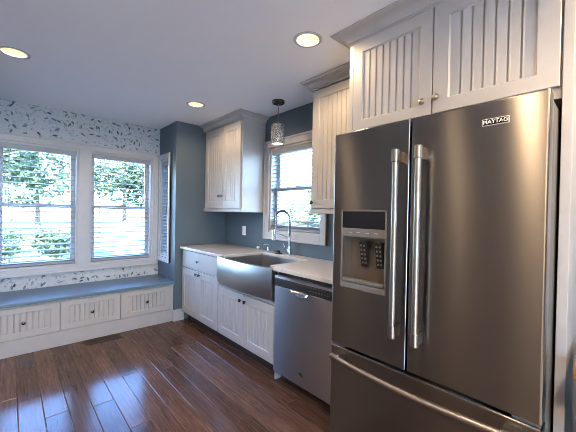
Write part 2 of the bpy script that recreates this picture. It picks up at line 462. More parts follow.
# sink wall with its window
SW = (1.935, 2.735, 1.13, 2.075)       # opening y0 y1 z0 z1
wall('wall_sink', [0, TH], [YR - TH, SW[0], SW[1], Y2 + TH], [-0.1, SW[2], SW[3], ZT], lambda i, j, k: not (j == 1 and k == 1), 'wall')
wall('wall_far_right', [XB, 0], [Y2, Y2 + TH], [-0.1, ZT], lambda i, j, k: True, 'wall')
# side window in the return of the bay
RW = (3.895, 4.19, 0.745, 2.015)
wall('wall_bay_right', [XB, XB + TH], [Y2 + TH, RW[0], RW[1], YB], [-0.1, RW[2], RW[3], ZT], lambda i, j, k: not (j == 1 and k == 1), 'wall')
wall('wall_bay_left', [XBL - TH, XBL], [Y2, RW[0], RW[1], YB], [-0.1, RW[2], RW[3], ZT], lambda i, j, k: not (j == 1 and k == 1), 'wall')
BW = ((-2.31, -1.605), (-1.497, -0.789), 0.70, 2.03)
wall('wall_bay_back', [XBL - TH, BW[0][0], BW[0][1], BW[1][0], BW[1][1], XB + TH], [YB, YB + TH], [-0.1, BW[2], BW[3], ZT], lambda i, j, k: not (i in (1, 3) and k == 1), 'wallpaper')
wall('wall_far_left', [XL, XBL - TH], [Y2, Y2 + TH], [-0.1, ZT], lambda i, j, k: True, 'wall')
wall('wall_left', [XL - TH, XL], [2.1, Y2 + TH], [-0.1, ZT], lambda i, j, k: True, 'wall_light')
wall('wall_left_rear', [XL - TH, XL], [YR - TH, 2.1], [-0.1, ZT], lambda i, j, k: True, 'wall_warm')
RR = (-3.9, -2.1, 0.3, 2.1)  # opening for the added rear window
wall('wall_rear', [XL, RR[0], RR[1], 0], [YR - TH, YR], [-0.1, RR[2], RR[3], ZT], lambda i, j, k: not (i == 1 and k == 1), 'wall_warm')

# ------------------------------------------------------------------ windows
def window(name, axis, a0, a1, z0, z1, p0, sgn, parts=True):
    """double-hung window in an opening. axis 'x': opening runs along x at y=p0 going out +y*sgn; axis 'y': runs along y at x=p0"""
    def bb(bm, u0, u1, d0, d1, c0, c1):
        d0, d1 = p0 + sgn * d0, p0 + sgn * d1
        if axis == 'x': bx(bm, u0, u1, min(d0, d1), max(d0, d1), c0, c1)
        else: bx(bm, min(d0, d1), max(d0, d1), u0, u1, c0, c1)
    def frame(bm, u0, u1, c0, c1, w, d0, d1, wb=None):
        wb = wb or w
        bb(bm, u0, u0 + w, d0, d1, c0, c1); bb(bm, u1 - w, u1, d0, d1, c0, c1)
        bb(bm, u0 + w, u1 - w, d0, d1, c1 - w, c1); bb(bm, u0 + w, u1 - w, d0, d1, c0, c0 + wb)
    root = bpy.data.objects.new(name, None); C.objects.link(root); root['kind'] = 'structure'
    mid = (a0 + a1) / 2
    root.location = (mid, p0, z0) if axis == 'x' else (p0, mid, z0)
    zm = (z0 + z1) / 2 + 0.02
    bm = B(); frame(bm, a0, a1, z0, z1, 0.022, 0.0, 0.125); obj('window_frame', bm, 'trim', root)
    bm = B(); frame(bm, a0 + 0.022, a1 - 0.022, zm - 0.03, z1 - 0.022, 0.042, 0.092, 0.117); up = obj('upper_sash', bm, 'trim', root)
    bm = B(); frame(bm, a0 + 0.022, a1 - 0.022, z0 + 0.022, zm + 0.01, 0.042, 0.064, 0.090, 0.055); lo = obj('lower_sash', bm, 'trim', root)
    bm = B(); bb(bm, a0 + 0.064, a1 - 0.064, 0.103, 0.107, zm + 0.012, z1 - 0.064); obj('pane', bm, 'glass', up)
    bm = B(); bb(bm, a0 + 0.064, a1 - 0.064, 0.075, 0.079, z0 + 0.077, zm - 0.032); obj('pane', bm, 'glass', lo)
    bm = B(); bb(bm, mid - 0.03, mid + 0.03, 0.058, 0.075, zm + 0.01, zm + 0.022); obj('sash_lock', bm, 'nickel', lo)
    return root
window('window_1', 'x', BW[0][0], BW[0][1], BW[2], BW[3], YB, 1)
window('window_2', 'x', BW[1][0], BW[1][1], BW[2], BW[3], YB, 1)
window('window_3', 'y', RW[0], RW[1], RW[2], RW[3], XB, 1)
window('window_4', 'y', SW[0], SW[1], SW[2], SW[3], 0, 1)
window('window_5', 'y', RW[0], RW[1], RW[2], RW[3], XBL, -1)

window('added_rear_window', 'x', RR[0], RR[1], RR[2], RR[3], YR, -1)  # rear window added out of view to light the ceiling

def casing(name, axis, p, sgn, u0, u1, z0, z1, w, wt, wb, mull=None, t=0.02, lip=True):
    """picture-frame casing with a stepped profile, outer rectangle u0..u1, z0..z1, standing sgn*t off the wall at p"""
    bm = B()
    def bb(a, b, c, d, tt):
        q0, q1 = p, p + sgn * tt
        if axis == 'x': bx(bm, a, b, min(q0, q1), max(q0, q1), c, d)
        else: bx(bm, min(q0, q1), max(q0, q1), a, b, c, d)
    for a, b, c, d in ((u0, u0 + w, z0, z1), (u1 - w, u1, z0, z1), (u0 + w, u1 - w, z1 - wt, z1), (u0 + w, u1 - w, z0, z0 + wb)): bb(a, b, c, d, t)
    e = 0.018
    for a, b, c, d in ((u0, u0 + e, z0, z1), (u1 - e, u1, z0, z1), (u0 + e, u1 - e, z1 - e, z1), (u0 + e, u1 - e, z0, z0 + e)): bb(a, b, c, d, t + 0.012)
    if mull: bb(mull[0], mull[1], z0 + wb, z1 - wt, t)
    return struct(name, bm, 'trim', bevel=0.003)
casing('trim_1', 'x', YB, -1, -2.38, -0.719, 0.628, 2.107, 0.07, 0.077, 0.072, (-1.605, -1.497))
casing('trim_2', 'y', XB, -1, 3.836, 4.248, 0.69, 2.075, 0.058, 0.06, 0.055)
casing('trim_3', 'y', 0, -1, 1.867, 2.814, 1.047, 2.155, 0.08, 0.08, 0.083)
casing('trim_4', 'y', XBL, 1, 3.836, 4.248, 0.69, 2.075, 0.058, 0.06, 0.055)

def blind(label, axis, p, sgn, u0, u1, z0, z1, pitch, sw, tilt, stack=0.0, cords=(), wand=None):
    """venetian blind hung inside the opening; p is the blind's centre plane"""
    mid = (u0 + u1) / 2
    root = thing('window_blind', label, 'blind', (mid, p, z1) if axis == 'x' else (p, mid, z1), 'white slatted window blinds')
    def P(u, d, z): return (u, p + sgn * d, z) if axis == 'x' else (p + sgn * d, u, z)
    def bb(bm, a, b, d0, d1, c, d):
        vs = [bm.verts.new(P(*q)) for q in ((a, d0, c), (b, d0, c), (b, d1, c), (a, d1, c), (a, d0, d), (b, d0, d), (b, d1, d), (a, d1, d))]
        for f in ((0, 3, 2, 1), (4, 5, 6, 7), (0, 1, 5, 4), (1, 2, 6, 5), (2, 3, 7, 6), (3, 0, 4, 7)): bm.faces.new([vs[i] for i in f])
    h = 0.052
    bm = B(); bb(bm, u0, u1, -sw / 2, sw / 2, z1 - h, z1); obj('headrail', bm, 'blind', root, bevel=0.003)
    bm = B(); z = z1 - h - pitch * 0.7; zb = z0 + 0.024 + stack
    zs = []
    while z > zb: zs.append((z, tilt)); z -= pitch
    k = z0 + 0.026
    while k < z0 + 0.02 + stack: zs.append((k, 0.03)); k += 0.0125
    for z, tl in zs:
        ca, sa = math.cos(tl), math.sin(tl); row = []
        for s_ in (-1, -0.33, 0.33, 1):
            d = s_ * sw / 2; arch = (1 - s_ * s_) * 0.003
            row.append((d * ca - arch * sa, z + d * sa + arch * ca))
        tt = 0.0038
        A = [[bm.verts.new(P(u, d, q)) for d, q in row] for u in (u0 + 0.004, u1 - 0.004)]
        D = [[bm.verts.new(P(u, d, q - tt)) for d, q in row] for u in (u0 + 0.004, u1 - 0.004)]
        for i in range(3):
            bm.faces.new((A[0][i], A[1][i], A[1][i + 1], A[0][i + 1])); bm.faces.new((D[0][i], D[0][i + 1], D[1][i + 1], D[1][i]))
        bm.faces.new((A[0][0], D[0][0], D[1][0], A[1][0])); bm.faces.new((A[0][3], A[1][3], D[1][3], D[0][3]))
        for e in (0, 1): bm.faces.new((A[e][0], A[e][1], A[e][2], A[e][3], D[e][3], D[e][2], D[e][1], D[e][0]))
    obj('slats', bm, 'blind', root)
    bm = B(); bb(bm, u0, u1, -sw / 2, sw / 2, z0, z0 + 0.022); obj('bottom_rail', bm, 'blind', root, bevel=0.003)
    for f in cords:
        bm = B(); u = u0 + (u1 - u0) * f
        for s_ in (-1, 1): tube(bm, [P(u, s_ * sw * 0.5, z0 + 0.02), P(u, s_ * sw * 0.5, z1 - h)], 0.0015, 5)
        obj('ladder_cord', bm, 'cord', root)
    if wand is not None:
        bm = B(); u = u0 + (u1 - u0) * wand
        tube(bm, [P(u, -sw * 0.62, z1 - h * 0.8), P(u, -sw * 0.66, z1 - 0.68)], 0.004, 8); obj('tilt_wand', bm, 'cord', root)
    return root
blind('white window blind in the left half of the double window over the bench', 'x', YB + 0.028, 1, BW[0][0] + 0.026, BW[0][1] - 0.026, BW[2] + 0.028, BW[3] - 0.024, 0.060, 0.052, 0.17, 0.03, (0.09, 0.88), 0.13)
blind('white window blind in the right half of the double window over the bench', 'x', YB + 0.028, 1, BW[1][0] + 0.026, BW[1][1] - 0.026, BW[2] + 0.028, BW[3] - 0.024, 0.060, 0.052, 0.17, 0.03, (0.12, 0.88), 0.12)
blind('narrow white blind in the side window of the bench alcove', 'y', XB + 0.03, 1, RW[0] + 0.026, RW[1] - 0.026, RW[2] + 0.026, RW[3] - 0.024, 0.044, 0.05, 0.35, 0.0, (0.2, 0.8))
blind('white slatted blind in the window above the kitchen sink', 'y', 0.03, 1, SW[0] + 0.026, SW[1] - 0.026, SW[2] + 0.026, SW[3] - 0.024, 0.044, 0.05, 0.12, 0.10, (0.11, 0.2, 0.86))

# ------------------------------------------------------------------ baseboards and wainscot trim
def baseboard(name, x0, x1, y0, y1):
    bm = B(); bx(bm, x0, x1, y0, y1, 0, 0.115)
    dx, dy = (x1 - x0), (y1 - y0)
    if dx > dy: bx(bm, x0, x1, y0 + 0.006, y1, 0.115, 0.135); bx(bm, x0, x1, y0 - 0.012, y0, 0, 0.018)
    else: bx(bm, x0 + 0.006, x1, y0, y1, 0.115, 0.135); bx(bm, x0 - 0.012, x0, y0, y1, 0, 0.018)
    return struct(name, bm, 'trim', bevel=0.002)
baseboard('baseboard_far_right', XB - 0.016, -0.575, Y2 - 0.016, Y2)
baseboard('baseboard_far_left', XL + 0.02, XBL - TH, Y2 - 0.016, Y2)

# ------------------------------------------------------------------ window bench
def bench():
    r = thing('window_bench', 'white built-in window bench with blue seat top and beadboard drawers', 'bench', (-1.55, 3.97, 0))
    F = 3.712
    bm = box(XBL + 0.003, XB - 0.003, F, YB - 0.003, 0, 0.455); obj('bench_body', bm, 'cabinet', r)
    bm = box(XBL + 0.003, XB - 0.003, F - 0.012, F, 0, 0.148); obj('base_board', bm, 'cabinet', r, bevel=0.003)
    bm = box(XBL + 0.003, XB - 0.003, 3.672, YB - 0.003, 0.456, 0.487); obj('seat_top', bm, 'bench_top', r, bevel=0.006)
    bm = box(XBL + 0.003, XB - 0.003, 3.702, F, 0.438, 0.4555); obj('apron_rail', bm, 'cabinet', r)
    for a, b in ((-1.283, -0.745), (-1.816, -1.289), (-2.36, -1.822)):
        dw = obj('drawer', place(bead_door(b - a, 0.283, 0.068, 0.05, 0.019), (a, F - 0.0195, 0.153), 'y'), 'cabinet', r)
        knob(dw, ((a + b) / 2, F - 0.0195, 0.295), 'y')
bench()

# ------------------------------------------------------------------ cabinets on the sink wall
def crown(r, path, nrm, z0, z1, proj, mat='cabinet'):
    h = z1 - z0
    prof = [(-0.02, z0), (0.006, z0), (0.008, z0 + 0.1 * h), (0.016, z0 + 0.13 * h)]
    for k in range(7):
        t = k / 6 * PI / 2
        prof.append((0.018 + (proj - 0.034) * (1 - math.cos(t)), z0 + 0.18 * h + 0.58 * h * math.sin(t)))
    prof += [(proj - 0.012, z0 + 0.80 * h), (proj - 0.004, z0 + 0.86 * h), (proj, z0 + 0.9 * h), (proj, z1), (-0.02, z1)]
    bm = B(); sweep(bm, path, nrm, prof); return obj('crown_moulding', bm, mat, r, smooth=True)
def door_x(r, ya, yb, z0, z1, X, stile, rail, kn=None, name='door', flat=False, **k):
    """door facing -x whose left edge (as seen) is at ya > yb"""
    bm = slab(ya - yb, z1 - z0) if flat else bead_door(ya - yb, z1 - z0, stile, rail, **k)
    d = obj(name, place(bm, (X, ya, z0), 'x'), 'cabinet', r, bevel=0.002 if flat else 0.0)
    for q in (kn or []): knob(d, (X, q[0], q[1]), 'x', *(q[2:3]))
    return d
CT = H - 0.001
def upper_corner():
    r = thing('wall_cabinet', 'white beadboard wall cabinet in the corner left of the sink window', 'cabinet', (-0.16, 3.26, 1.345), 'white wall cabinets with crown moulding')
    y0, y1, X = 2.831, Y2 - 0.002, -0.31
    obj('carcass', box(X, -0.002, y0, y1, 1.372, 2.44 - 0.003), 'cabinet', r)
    bm = B(); bx(bm, X - 0.016, -0.002, y0 - 0.006, y1, 1.345, 1.384); obj('light_rail', bm, 'cabinet', r, bevel=0.004)
    door_x(r, 3.640, 3.222, 1.388, 2.358, X - 0.0205, 0.066, 0.085, [(3.272, 1.532)])
    door_x(r, 3.216, 2.850, 1.388, 2.358, X - 0.0205, 0.066, 0.085, [(3.172 + 0.03, 1.532)])
    crown(r, [(X - 0.018, y1), (X - 0.018, y0), (-0.002, y0)], [(-1, 0), (-1, -1), (0, -1)], 2.366, CT, 0.075)
upper_corner()
def upper_right():
    r = thing('wall_cabinet', 'white beadboard wall cabinet between the sink window and the refrigerator', 'cabinet', (-0.16, 1.47, 1.345), 'white wall cabinets with crown moulding')
    y0, y1, X = 1.162, 1.785, -0.31
    obj('carcass', box(X, -0.002, y0, y1, 1.372, 2.44 - 0.003), 'cabinet', r)
    bm = B(); bx(bm, X - 0.016, -0.002, y0, y1 + 0.006, 1.345, 1.384); obj('light_rail', bm, 'cabinet', r, bevel=0.004)
    door_x(r, 1.775, 1.180, 1.388, 2.358, X - 0.0205, 0.066, 0.066, [(1.752, 1.437)])
    crown(r, [(-0.002, y1), (X - 0.018, y1), (X - 0.018, y0)], [(0, 1), (-1, 1), (-1, 0)], 2.366, CT, 0.075)
upper_right()
def fridge_cabinet():
    r = thing('wall_cabinet', 'deep white beadboard cabinet above the refrigerator with two doors', 'cabinet', (-0.33, 0.66, 1.80), 'white wall cabinets with crown moulding')
    y0, y1, X = 0.172, 1.158, -0.64
    obj('carcass', box(X, -0.002, y0, y1, 1.806, 2.437), 'cabinet', r)
    obj('frame_stile', box(X - 0.018, X, 1.130, y1, 1.806, 2.376), 'cabinet', r, bevel=0.002)
    door_x(r, 1.128, 0.658, 1.849, 2.376, X - 0.0205, 0.062, 0.055, [(0.697, 1.914, 'nickel')], rail_top=0.068)
    door_x(r, 0.652, 0.178, 1.849, 2.376, X - 0.0205, 0.070, 0.062, [(0.630, 1.921, 'nickel')], rail_top=0.068)
    crown(r, [(-0.345, y1), (X - 0.018, y1), (X - 0.018, 0.138)], [(0, 1), (-1, 1), (-1, 0)], 2.374, CT, 0.088)
fridge_cabinet()
tag(obj('fridge_side_panel', box(-0.66, -0.002, 0.138, 0.170, 0, 2.372), 'cabinet', bevel=0.002), 'tall white panel standing right of the refrigerator', 'panel')
fp = tag(obj('fridge_side_panel', box(-0.62, -0.002, 1.137, 1.157, 0, 1.803), 'cabinet', bevel=0.002), 'white panel between the dishwasher and the refrigerator', 'panel')
obj('filler_strip', box(-0.612, -0.59, 1.1575, 1.258, 0.0, 0.880), 'cabinet', fp)

BX = -0.588                     # carcass face; doors stand 22 mm proud
def base_drawer_unit():
    r = thing('base_cabinet', 'white base cabinet in the corner with one drawer over two beadboard doors', 'cabinet', (-0.3, 3.25, 0), 'white base cabinets under the quartz counter')
    obj('carcass', box(BX, -0.002, 2.795, Y2 - 0.002, 0.105, 0.882), 'cabinet', r)
    obj('toe_kick', box(BX + 0.07, BX + 0.09, 2.795, Y2 - 0.02, 0.0, 0.105), 'dark_gap', r)
    door_x(r, 3.664, 2.803, 0.678, 0.872, BX - 0.022, 0, 0, [(3.235, 0.775)], 'drawer', True)
    door_x(r, 3.664, 3.237, 0.115, 0.662, BX - 0.022, 0.062, 0.075, [(3.270, 0.628)], g=0.0065)
    door_x(r, 3.231, 2.803, 0.115, 0.662, BX - 0.022, 0.062, 0.075, [(3.198, 0.628)], g=0.0065)
base_drawer_unit()
def base_sink_unit():
    r = thing('base_cabinet', 'white base cabinet with two beadboard doors under the steel sink', 'cabinet', (-0.3, 2.33, 0), 'white base cabinets under the quartz counter')
    y0, y1 = 1.876, 2.793
    bm = B(); bx(bm, BX, -0.002, y0, y1, 0.105, 0.615); bx(bm, BX, -0.002, y0, 1.886, 0.615, 0.882); bx(bm, BX, -0.002, 2.7495, y1, 0.615, 0.882)
    obj('carcass', bm, 'cabinet', r)
    obj('toe_kick', box(BX + 0.07, BX + 0.09, y0 + 0.02, y1, 0.0, 0.105), 'dark_gap', r)
    obj('end_foot', box(BX - 0.005, BX + 0.09, y0, y0 + 0.018, 0.0, 0.105), 'cabinet', r)
    door_x(r, 2.783, 2.333, 0.115, 0.590, BX - 0.022, 0.062, 0.075, [(2.368, 0.535)], g=0.0065)
    door_x(r, 2.327, 1.884, 0.115, 0.590, BX - 0.022, 0.062, 0.075, [(2.294, 0.535)], g=0.0065)
base_sink_unit()

# counter with the sink cut-out
def counter():
    bm = B(); grid_solid(bm, [-0.635, -0.601, -0.138, -0.002], [1.159, 1.886, 1.965, 2.685, 2.749, Y2 - 0.002], [0.884, 0.914], lambda i, j, k: not ((i == 0 and j in (1, 2, 3)) or (i == 1 and j == 2)))
    tag(obj('countertop', bm, 'quartz', bevel=0.003), 'white quartz countertop along the wall around the steel sink', 'countertop')
counter()

def sink():
    r = thing('farmhouse_sink', 'stainless steel farmhouse sink with bowed apron front under the window', 'sink', (-0.4, 2.32, 0.62))
    ya, yb = 1.888, 2.747; n = 24
    def bow(t): return -0.635 - 0.036 * (1 - (2 * t - 1) ** 2) - 0.012
    out = [(bow(k / n), ya + (yb - ya) * k / n) for k in range(n + 1)]
    inn = [(x + 0.05, y) for x, y in out]
    # bowed apron
    bm = B(); top, tin, bot = [], [], []
    z0, z1 = 0.642, 0.898
    rows = []
    for x, y in out:
        rows.append([bm.verts.new((x + 0.085, y, z0)), bm.verts.new((x + 0.004, y, z0)), bm.verts.new((x, y, z0 + 0.008)), bm.verts.new((x, y, z1 - 0.008)), bm.verts.new((x + 0.003, y, z1 - 0.001)), bm.verts.new((x + 0.008, y, z1)), bm.verts.new((x + 0.035, y, z1)), bm.verts.new((x + 0.035, y, z0 + 0.02)), bm.verts.new((x + 0.085, y, z0 + 0.02))])
    for a, b in zip(rows, rows[1:]):
        for i in range(9): bm.faces.new((a[i], a[(i + 1) % 9], b[(i + 1) % 9], b[i]))
    bm.faces.new(rows[0][::-1]); bm.faces.new(rows[-1])
    # the counter edge stands over the ends of the rim
    obj('apron_front', bm, 'steel_sink', r, smooth=True)
    X0, X1, Y0, Y1, Z = -0.60, -0.125, 1.955, 2.695, 0.66
    bm = B()
    xs = [X0 - 0.012, X0, X1, X1 + 0.012]; ys = [Y0 - 0.012, Y0, Y1, Y1 + 0.012]; zs = [Z - 0.012, Z, 0.882]
    grid_solid(bm, xs, ys, zs, lambda i, j, k: not (i == 1 and j == 1 and k == 1))
    obj('basin', bm, 'steel_sink', r)
    bm = B(); lathe(bm, [(0.055, Z), (0.055, Z + 0.003), (0.045, Z + 0.004), (0.03, Z + 0.002)], -0.30, 2.32, 24); obj('drain', bm, 'chrome', r, smooth=True)
sink()

# ------------------------------------------------------------------ dishwasher
def dishwasher():
    r = thing('dishwasher', 'stainless steel dishwasher with dark control strip left of the refrigerator', 'dishwasher', (-0.3, 1.56, 0))
    ya, yb, X = 1.870, 1.262, -0.632
    obj('tub_body', box(-0.585, -0.03, yb, ya - 0.001, 0.1, 0.868), 'dark_gap', r)
    bm = B(); grid_solid(bm, [X, X + 0.03, X + 0.045], [yb, 1.475, 1.665, ya - 0.002], [0.088, 0.70, 0.77], lambda i, j, k: True)
    d = obj('door', bm, 'steel_dw', r, bevel=0.006, seg=3)
    bm = B(); prism(bm, [(X + 0.002, 0.772), (X - 0.004, 0.776), (X - 0.002, 0.826), (X + 0.010, 0.838), (X + 0.045, 0.838), (X + 0.045, 0.772)], 'y', yb, ya - 0.002)
    cp = obj('control_strip', bm, 'black', r, bevel=0.002)
    bm = B(); prism(bm, [(X - 0.0005, 0.834), (X + 0.004, 0.852), (X + 0.04, 0.852), (X + 0.04, 0.8385), (X + 0.010, 0.8385)], 'y', yb, ya - 0.002); obj('top_edge', bm, 'steel_dw', r)
    for k in range(7):
        y = 1.47 - k * 0.026
        obj('button', box(X - 0.0062, X - 0.002, y - 0.006, y + 0.006, 0.797, 0.803), 'grey_plastic', cp)
    # pocket handle: a half-moon chrome scoop
    bm = B(); n = 16; yc, w2 = 1.572, 0.088
    rows = []
    for k in range(n + 1):
        t = PI * k / n; y = yc + w2 * math.cos(t); dz = 0.044 * math.sin(t)
        rows.append([bm.verts.new((X - 0.002, y, 0.776)), bm.verts.new((X - 0.013, y, 0.776 - dz * 0.55)), bm.verts.new((X - 0.016, y, 0.776 - dz * 0.85)), bm.verts.new((X - 0.011, y, 0.776 - dz)), bm.verts.new((X + 0.002, y, 0.776 - dz))])
    for a, b in zip(rows, rows[1:]):
        for i in range(4): bm.faces.new((a[i], a[i + 1], b[i + 1], b[i]))
    h = obj('pocket_handle', bm, 'chrome', d, smooth=True)
    md = h.modifiers.new('thickness', 'SOLIDIFY'); md.thickness = 0.003
    # maker's mark low on the door
    bm = B()
    tube(bm, [(X - 0.001, 1.575, 0.192), (X - 0.002, 1.565, 0.180), (X - 0.002, 1.545, 0.172), (X - 0.001, 1.520, 0.170)], [0.001, 0.004, 0.003, 0.001], 6)
    tube(bm, [(X - 0.001, 1.562, 0.196), (X - 0.002, 1.550, 0.186), (X - 0.001, 1.530, 0.186)], [0.001, 0.0025, 0.001], 6)
    obj('emblem', bm, 'black', d)
    obj('toe_panel', box(-0.545, -0.52, yb, ya - 0.002, 0.012, 0.086), 'black', r)
    for y in (yb + 0.05, ya - 0.05):
        bm = B(); lathe(bm, [(0.012, 0), (0.012, 0.1)], -0.45, y, 10); obj('leveling_foot', bm, 'black', r)
dishwasher()

# ------------------------------------------------------------------ refrigerator
def text_bm(s, size, depth):
    cu = bpy.data.curves.new('txt', 'FONT'); cu.body = s; cu.size = size; cu.extrude = depth; cu.align_x = 'CENTER'; cu.align_y = 'CENTER'; cu.offset = size * 0.018
    o = bpy.data.objects.new('txt', cu); C.objects.link(o)
    dg = bpy.context.evaluated_depsgraph_get(); me = bpy.data.meshes.new_from_object(o.evaluated_get(dg))
    bm = B(); bm.from_mesh(me); bpy.data.objects.remove(o); bpy.data.curves.remove(cu); bpy.data.meshes.remove(me)
    return bm
def bar_handle(parent, a, b, face, out, r, mat='handle', bow=0.0):
    """bar from a to b with square end posts running back to the door face"""
    a, b = Vector(a), Vector(b); d = (b - a).normalized()
    pts = [a + (b - a) * (k / 14) + Vector((-bow * math.sin(PI * k / 14), 0, 0)) for k in range(15)]
    bm = B(); tube(bm, pts, r, 14); h = obj('handle', bm, mat, parent, smooth=True)
    for p, s in ((a, 1), (b, -1)):
        bm = B()
        p0, p1 = p - d * 0.004 * s, p + d * 0.052 * s
        tube(bm, [p0, p0 + d * 0.002 * s, p1 - d * 0.002 * s, p1], [r * 1.05, r * 1.28, r * 1.28, r * 1.12], 14)
        q = p + d * 0.026 * s
        e = r * 0.95
        if abs(d.z) > 0.5: bx(bm, a.x + r * 0.4, face, q.y - e, q.y + e, q.z - 0.024, q.z + 0.024)
        else: bx(bm, a.x + r * 0.4, face, q.y - 0.024, q.y + 0.024, q.z - e, q.z + e)
        obj('handle_bracket', bm, 'handle_cap', parent, smooth=True)
M['handle_cap'] = plain('handle_cap_steel', (0.30, 0.28, 0.26), 0.28, 1.0, scale=80, var=0.04)
def fridge():
    r = thing('refrigerator', 'stainless steel french door refrigerator with ice dispenser and bottom freezer drawer', 'refrigerator', (-0.45, 0.63, 0))
    X, XD = -0.883, -0.805
    ya, ys, yb = 1.079, 0.650, 0.174
    zb, zt = 0.647, 1.777
    bm = box(-0.79, -0.04, yb + 0.006, ya - 0.006, 0.03, 1.765); obj('cabinet_body', bm, 'fridge_side', r, bevel=0.004)
    # left door with the dispenser niche cut through its front
    n0, n1, nz0, nz1 = 0.762, 1.012, 0.992, 1.231
    bm = B(); grid_solid(bm, [X, XD - 0.006, XD], [ys + 0.0035, n0, n1, ya], [zb, nz0, nz1, zt], lambda i, j, k: not (i == 0 and j == 1 and k == 1))
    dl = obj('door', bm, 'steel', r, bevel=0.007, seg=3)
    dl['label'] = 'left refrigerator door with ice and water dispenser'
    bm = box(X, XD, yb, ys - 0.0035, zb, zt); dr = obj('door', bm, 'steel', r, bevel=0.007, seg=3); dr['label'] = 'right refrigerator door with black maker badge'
    for a, b, d in ((ys + 0.010, ya - 0.006, dl), (yb + 0.004, ys - 0.010, dr)):
        obj('gasket', box(XD, -0.79, a, b, zb + 0.01, zt - 0.01), 'gasket', d)
    # dispenser
    bm = B(); e = 0.008
    for q in ((n0 - e, n1 + e, nz0 - 0.03, nz0), (n0 - e, n1 + e, 1.360, 1.368), (n0 - e, n0, nz0, 1.360), (n1, n1 + e, nz0, 1.360)): bx(bm, X - 0.006, X + 0.004, *q)
    obj('dispenser_bezel', bm, 'grey_plastic', dl, bevel=0.002)
    obj('control_screen', box(X - 0.004, X + 0.002, n0, n1, 1.274, 1.360), 'black_gloss', dl)
    bm = box(X - 0.0055, X + 0.002, n0, n1, 1.231, 1.274); bd = obj('button_band', bm, 'grey_plastic', dl, bevel=0.002)
    for k in range(4):
        y = 0.96 - k * 0.05; obj('touch_mark', box(X - 0.0062, X - 0.005, y - 0.011, y + 0.011, 1.2515, 1.2535), 'white_plate', bd)
    bm = B(); grid_solid(bm, [X + 0.001, XD - 0.009, XD - 0.0065], [n0 + .0005, n0 + 0.004, n1 - 0.004, n1 - .0005], [nz0 + .0005, nz0 + 0.004, nz1 - 0.004, nz1 - .0005], lambda i, j, k: not (i == 0 and j == 1 and k == 1))
    obj('niche_liner', bm, 'niche', dl)
    for y in (0.905, 0.815):
        bm = B(); prism(bm, [(XD - 0.05, 1.205), (XD - 0.056, 1.203), (XD - 0.030, 1.075), (XD - 0.022, 1.075), (XD - 0.022, 1.205)], 'y', y - 0.021, y + 0.021)
        p = obj('dispenser_paddle', bm, 'black', dl, bevel=0.003)
        bm = B()
        for k in range(5):
            for s in (-1, 1):
                lathe(bm, [(0.0055, 0), (0.0055, 0.002)], 0, 0, 10, Matrix.Translation((XD - 0.0555 + 0.026 * (k + .6) / 5.6, y + s * 0.009, 1.195 - 0.0225 * (k + .4))) @ Matrix.Rotation(-PI / 2, 4, 'Y'))
        obj('paddle_grip', bm, 'fridge_side', p)
    bm = B(); prism(bm, [(X - 0.010, nz0 + 0.006), (X - 0.010, nz0 + 0.016), (X, nz0 + 0.022), (XD - 0.012, nz0 + 0.010), (XD - 0.012, nz0 + 0.0045)], 'y', n0 + 0.006, n1 - 0.006); obj('drip_tray', bm, 'grey_plastic', dl)
    # handles
    bar_handle(dl, (-0.938, 0.690, 0.802), (-0.938, 0.690, 1.632), X + 0.002, 0.05, 0.0135)
    bar_handle(dr, (-0.938, 0.588, 0.797), (-0.938, 0.588, 1.635), X + 0.002, 0.05, 0.0135)
    # badge
    bm = box(X - 0.003, X + 0.001, 0.285, 0.371, 1.684, 1.710); bg_ = obj('badge', bm, 'white_plate', dr, bevel=0.001); bg_['label'] = 'black maker badge with silver letters'
    obj('badge_face', box(X - 0.0042, X - 0.002, 0.2875, 0.3685, 1.6865, 1.7075), 'black_gloss', bg_)
    bm = text_bm('MAYTAG', 0.0195, 0.0008)
    bmesh.ops.transform(bm, matrix=Matrix.Translation((X - 0.0046, 0.328, 1.697)) @ FX @ Matrix.Rotation(PI / 2, 4, 'X'), verts=bm.verts)
    obj('badge_letters', bm, 'white_plate', bg_)
    # freezer drawer
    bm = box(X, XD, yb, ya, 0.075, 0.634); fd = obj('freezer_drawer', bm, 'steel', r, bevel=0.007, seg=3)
    obj('gasket', box(XD, -0.79, yb + 0.006, ya - 0.006, 0.085, 0.625), 'gasket', fd)
    bar_handle(fd, (-0.938, 1.028, 0.600), (-0.938, 0.225, 0.600), X + 0.002, 0.05, 0.0135, bow=0.035)
    for y0, y1 in ((yb + 0.004, yb + 0.085), (ya - 0.085, ya - 0.004)):
        obj('hinge_plate', box(X + 0.012, XD, y0, y1, 0.6345, 0.6465), 'fridge_side', r)
        obj('hinge_cover', box(-0.785, -0.66, y0 + 0.01, y1 - 0.03, 1.7655, 1.785), 'black', r, bevel=0.004)
    obj('toe_grille', box(-0.80, -0.77, yb + 0.006, ya - 0.006, 0.008, 0.072), 'black', r)
M['niche'] = plain('niche_bronze_metal', (0.20, 0.165, 0.13), 0.35, 0.7)
fridge()

